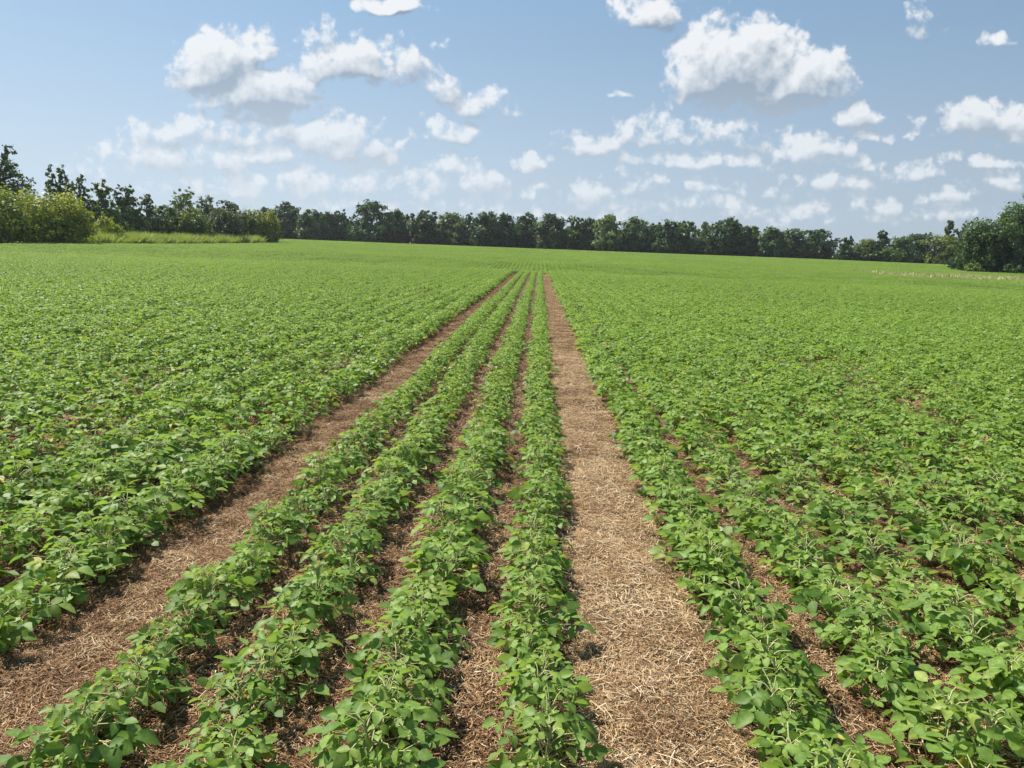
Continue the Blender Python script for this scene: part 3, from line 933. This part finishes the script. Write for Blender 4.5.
# ------------------------------------------------------------------ light and sky
SUN_EL, SUN_AZ = 54.0, -62.0                # azimuth measured from the rows' direction, minus = towards -X
sd = Vector((math.cos(math.radians(SUN_EL)) * math.sin(math.radians(SUN_AZ)),
             math.cos(math.radians(SUN_EL)) * math.cos(math.radians(SUN_AZ)), math.sin(math.radians(SUN_EL))))
sl = bpy.data.lights.new('sun', 'SUN'); sl.energy = 4.0; sl.angle = math.radians(1.0); sl.color = (1.0, 0.95, 0.87)
so = bpy.data.objects.new('sun', sl); COL.objects.link(so)
so.rotation_euler = sd.to_track_quat('Z', 'Y').to_euler()

CLOUDS = [  # px, py, half width, half height, strength
    (742, 66, 62, 46, 1.15), (708, 76, 38, 34, 1.05), (795, 82, 52, 30, 1.05), (765, 88, 70, 26, .9),
    (222, 66, 48, 38, 1.1), (264, 92, 52, 32, 1.1), (252, 50, 32, 20, .9), (245, 95, 50, 24, .9),
    (352, 64, 50, 24, .72), (400, 66, 36, 26, .45), (320, 36, 14, 18, .45), (390, 6, 34, 12, .85),
    (650, 14, 32, 20, .75), (450, 131, 30, 14, .75), (481, 104, 34, 15, .7), (438, 90, 18, 16, .55),
    (338, 143, 50, 27, .9), (384, 160, 14, 12, .6), (162, 132, 38, 16, .65), (250, 130, 80, 20, .62), (180, 156, 80, 22, .6),
    (262, 153, 34, 15, .7), (310, 180, 140, 20, .52), (480, 182, 28, 20, .65), (410, 190, 30, 12, .5), (450, 168, 14, 14, .5),
    (527, 164, 18, 11, .6), (587, 142, 33, 15, .85), (700, 133, 72, 19, .62), (716, 162, 60, 11, .65), (652, 180, 18, 13, .6),
    (622, 182, 40, 14, .4), (820, 149, 36, 18, .8), (858, 116, 18, 13, .6), (872, 136, 18, 9, .6), (917, 127, 9, 12, .55),
    (990, 120, 48, 20, .9), (1015, 130, 30, 16, .8), (985, 161, 40, 9, .55), (815, 183, 55, 11, .6), (872, 206, 32, 11, .5),
    (722, 207, 38, 10, .5), (950, 196, 30, 13, .6), (905, 170, 40, 12, .45), (996, 42, 16, 9, .45), (920, 20, 14, 20, .35),
    (613, 94, 14, 5, .45), (1010, 182, 30, 12, .5), (560, 200, 60, 10, .35), (110, 165, 40, 14, .35), (790, 215, 90, 9, .36), (600, 190, 60, 12, .42), (745, 190, 50, 9, .42), (955, 215, 60, 9, .4), (560, 215, 70, 8, .36),
    (430, 205, 60, 9, .4), (660, 160, 40, 10, .45), (860, 165, 40, 9, .45), (350, 205, 60, 9, .36), (240, 190, 60, 10, .4), (140, 185, 50, 10, .36),
]

world = bpy.data.worlds.new('World'); SC.world = world; world.use_nodes = True
W = NT(world.node_tree)
wo = W.n('ShaderNodeOutputWorld')
sky = W.n('ShaderNodeTexSky', sky_type='NISHITA')
sky.sun_disc = False
sky.sun_elevation = math.radians(SUN_EL); sky.sun_rotation = math.radians(SUN_AZ)
sky.altitude = 200; sky.air_density = 1.0; sky.dust_density = 1.2; sky.ozone_density = 2.0
SKY_STR = 0.1
dirv = W.n('ShaderNodeTexCoord').outputs['Generated']
sep = W.n('ShaderNodeSeparateXYZ'); W.set(sep.inputs[0], dirv)
# thin summer haze over the blue: more of it low in the sky
veil_f = W.maprange(sep.outputs[2], 0.0, 0.45, 0.94, 0.7)
veil_c = W.mix(W.maprange(sep.outputs[2], 0.0, 0.34), (2.75, 3.35, 4.0, 1), (1.22, 1.98, 2.8, 1))
sunward = W.vec('DOT_PRODUCT', dirv, tuple(sd))          # the haze glows on the sun's side
glow = W.maprange(sunward, 0.0, 0.75, 0.77, 1.12, smooth=False)
veil_c = W.vec('SCALE', veil_c, scale=glow)
skyc = W.mix(veil_f, sky.outputs[0], veil_c)
bg_clear = W.n('ShaderNodeBackground'); W.set(bg_clear.inputs[0], skyc); bg_clear.inputs[1].default_value = SKY_STR
yv = W.math('MAXIMUM', sep.outputs[1], 0.05)
uu = W.math('DIVIDE', sep.outputs[0], yv); vv = W.math('DIVIDE', sep.outputs[2], yv)
cmb = W.n('ShaderNodeCombineXYZ'); W.set(cmb.inputs[0], uu); W.set(cmb.inputs[1], vv)
p0 = cmb.outputs[0]


def cloud_density(p):
    wn = W.vec('SUBTRACT', W.noise(p, 13.0, 3.0, 0.55, '2D', 'Color'), (0.5, 0.5, 0.5))
    pw = W.vec('MULTIPLY_ADD', wn, (0.045, 0.034, 0.0), p)
    acc = None
    for (px, py, rx, ry, a) in CLOUDS:
        if py > 100: a *= 0.9
        u, v = ray_uv(px, py)
        ru, rv = rx * 1.3 / 757, ry * 1.3 / 757
        v -= rv * 0.12
        q = W.vec('MULTIPLY_ADD', pw, (1 / ru, 1 / rv, 0), (-u / ru, -v / rv, 0))
        q = W.vec('MAXIMUM', q, W.vec('MULTIPLY', q, (1, -1.75, 1)))
        l = W.vec('DOT_PRODUCT', q, q)
        m = W.math('MULTIPLY_ADD', l, -a, a)
        acc = m if acc is None else W.math('SMOOTH_MAX', acc, m, 0.12)
    acc = W.math('MAXIMUM', acc, -0.8)
    f = W.noise(p, 24.0, 7.0, 0.62, '2D')
    vo = W.n('ShaderNodeTexVoronoi', voronoi_dimensions='2D', feature='SMOOTH_F1')
    W.set(vo.inputs['Vector'], W.vec('MULTIPLY_ADD', W.vec('SUBTRACT', W.noise(p, 60.0, 2.0, 0.5, '2D', 'Color'), (.5, .5, .5)), (.02, .02, 0), p))
    vo.inputs['Scale'].default_value = 62.0; vo.inputs['Smoothness'].default_value = 0.5
    b = W.math('MULTIPLY_ADD', vo.outputs['Distance'], -0.6, 0.25)
    d = W.math('ADD', W.math('ADD', acc, b), W.math('MULTIPLY_ADD', f, 2.1, -1.12))
    return d, acc


D0, A0 = cloud_density(p0)
D1, A1 = cloud_density(W.vec('ADD', p0, (-0.008, 0.014, 0.0)))
alpha = W.maprange(D0, -0.03, 0.56)
lit = W.math('SUBTRACT', D0, D1); lits = W.math('SUBTRACT', A0, A1)
shade_ = W.math('MULTIPLY_ADD', lit, 0.8, W.math('MULTIPLY_ADD', lits, 2.1, W.math('MULTIPLY_ADD', D0, -0.34, 0.58)))
shade_ = W.maprange(shade_, -0.12, 1.0, 0.0, 1.0, smooth=False)
ccol = W.mix(shade_, (1.4, 1.85, 2.38, 1), (4.55, 4.65, 4.75, 1))
# far, low clouds fade into the haze
ccol = W.mix(W.maprange(vv, 0.0, 0.32, 0.8, 0.0), ccol, W.mix(0.5, skyc, (4.6, 4.75, 4.9, 1)))
alpha = W.math('MULTIPLY', alpha, 0.95)
ccol2 = W.mix(alpha, skyc, ccol)
bg_cloud = W.n('ShaderNodeBackground'); W.set(bg_cloud.inputs[0], ccol2); bg_cloud.inputs[1].default_value = SKY_STR
inw = W.math('MULTIPLY', W.math('LESS_THAN', W.math('ABSOLUTE', uu), 1.1), W.math('MULTIPLY', W.math('GREATER_THAN', sep.outputs[1], 0.06),
             W.math('MULTIPLY', W.math('LESS_THAN', vv, 0.55), W.math('GREATER_THAN', vv, 0.0))))
mx = W.n('ShaderNodeMixShader'); W.set(mx.inputs[0], inw)
W.nt.links.new(bg_clear.outputs[0], mx.inputs[1]); W.nt.links.new(bg_cloud.outputs[0], mx.inputs[2])
W.nt.links.new(mx.outputs[0], wo.inputs[0])

# ------------------------------------------------------------------ render settings
vs = SC.view_settings
SC.display_settings.display_device = 'sRGB'
vs.view_transform = 'Standard'; vs.look = 'None'; vs.exposure = 1.0; vs.gamma = 1.0; vs.use_curve_mapping = False
SC.cycles.max_bounces = 6; SC.cycles.diffuse_bounces = 3; SC.cycles.transmission_bounces = 3; SC.cycles.glossy_bounces = 2
SC.cycles.use_denoising = True
SC.cycles.denoiser = 'OPENIMAGEDENOISE'
SC.cycles.denoising_input_passes = 'RGB_ALBEDO_NORMAL'
SC.cycles.denoising_prefilter = 'ACCURATE'
SC.cycles.sample_clamp_indirect = 4.0
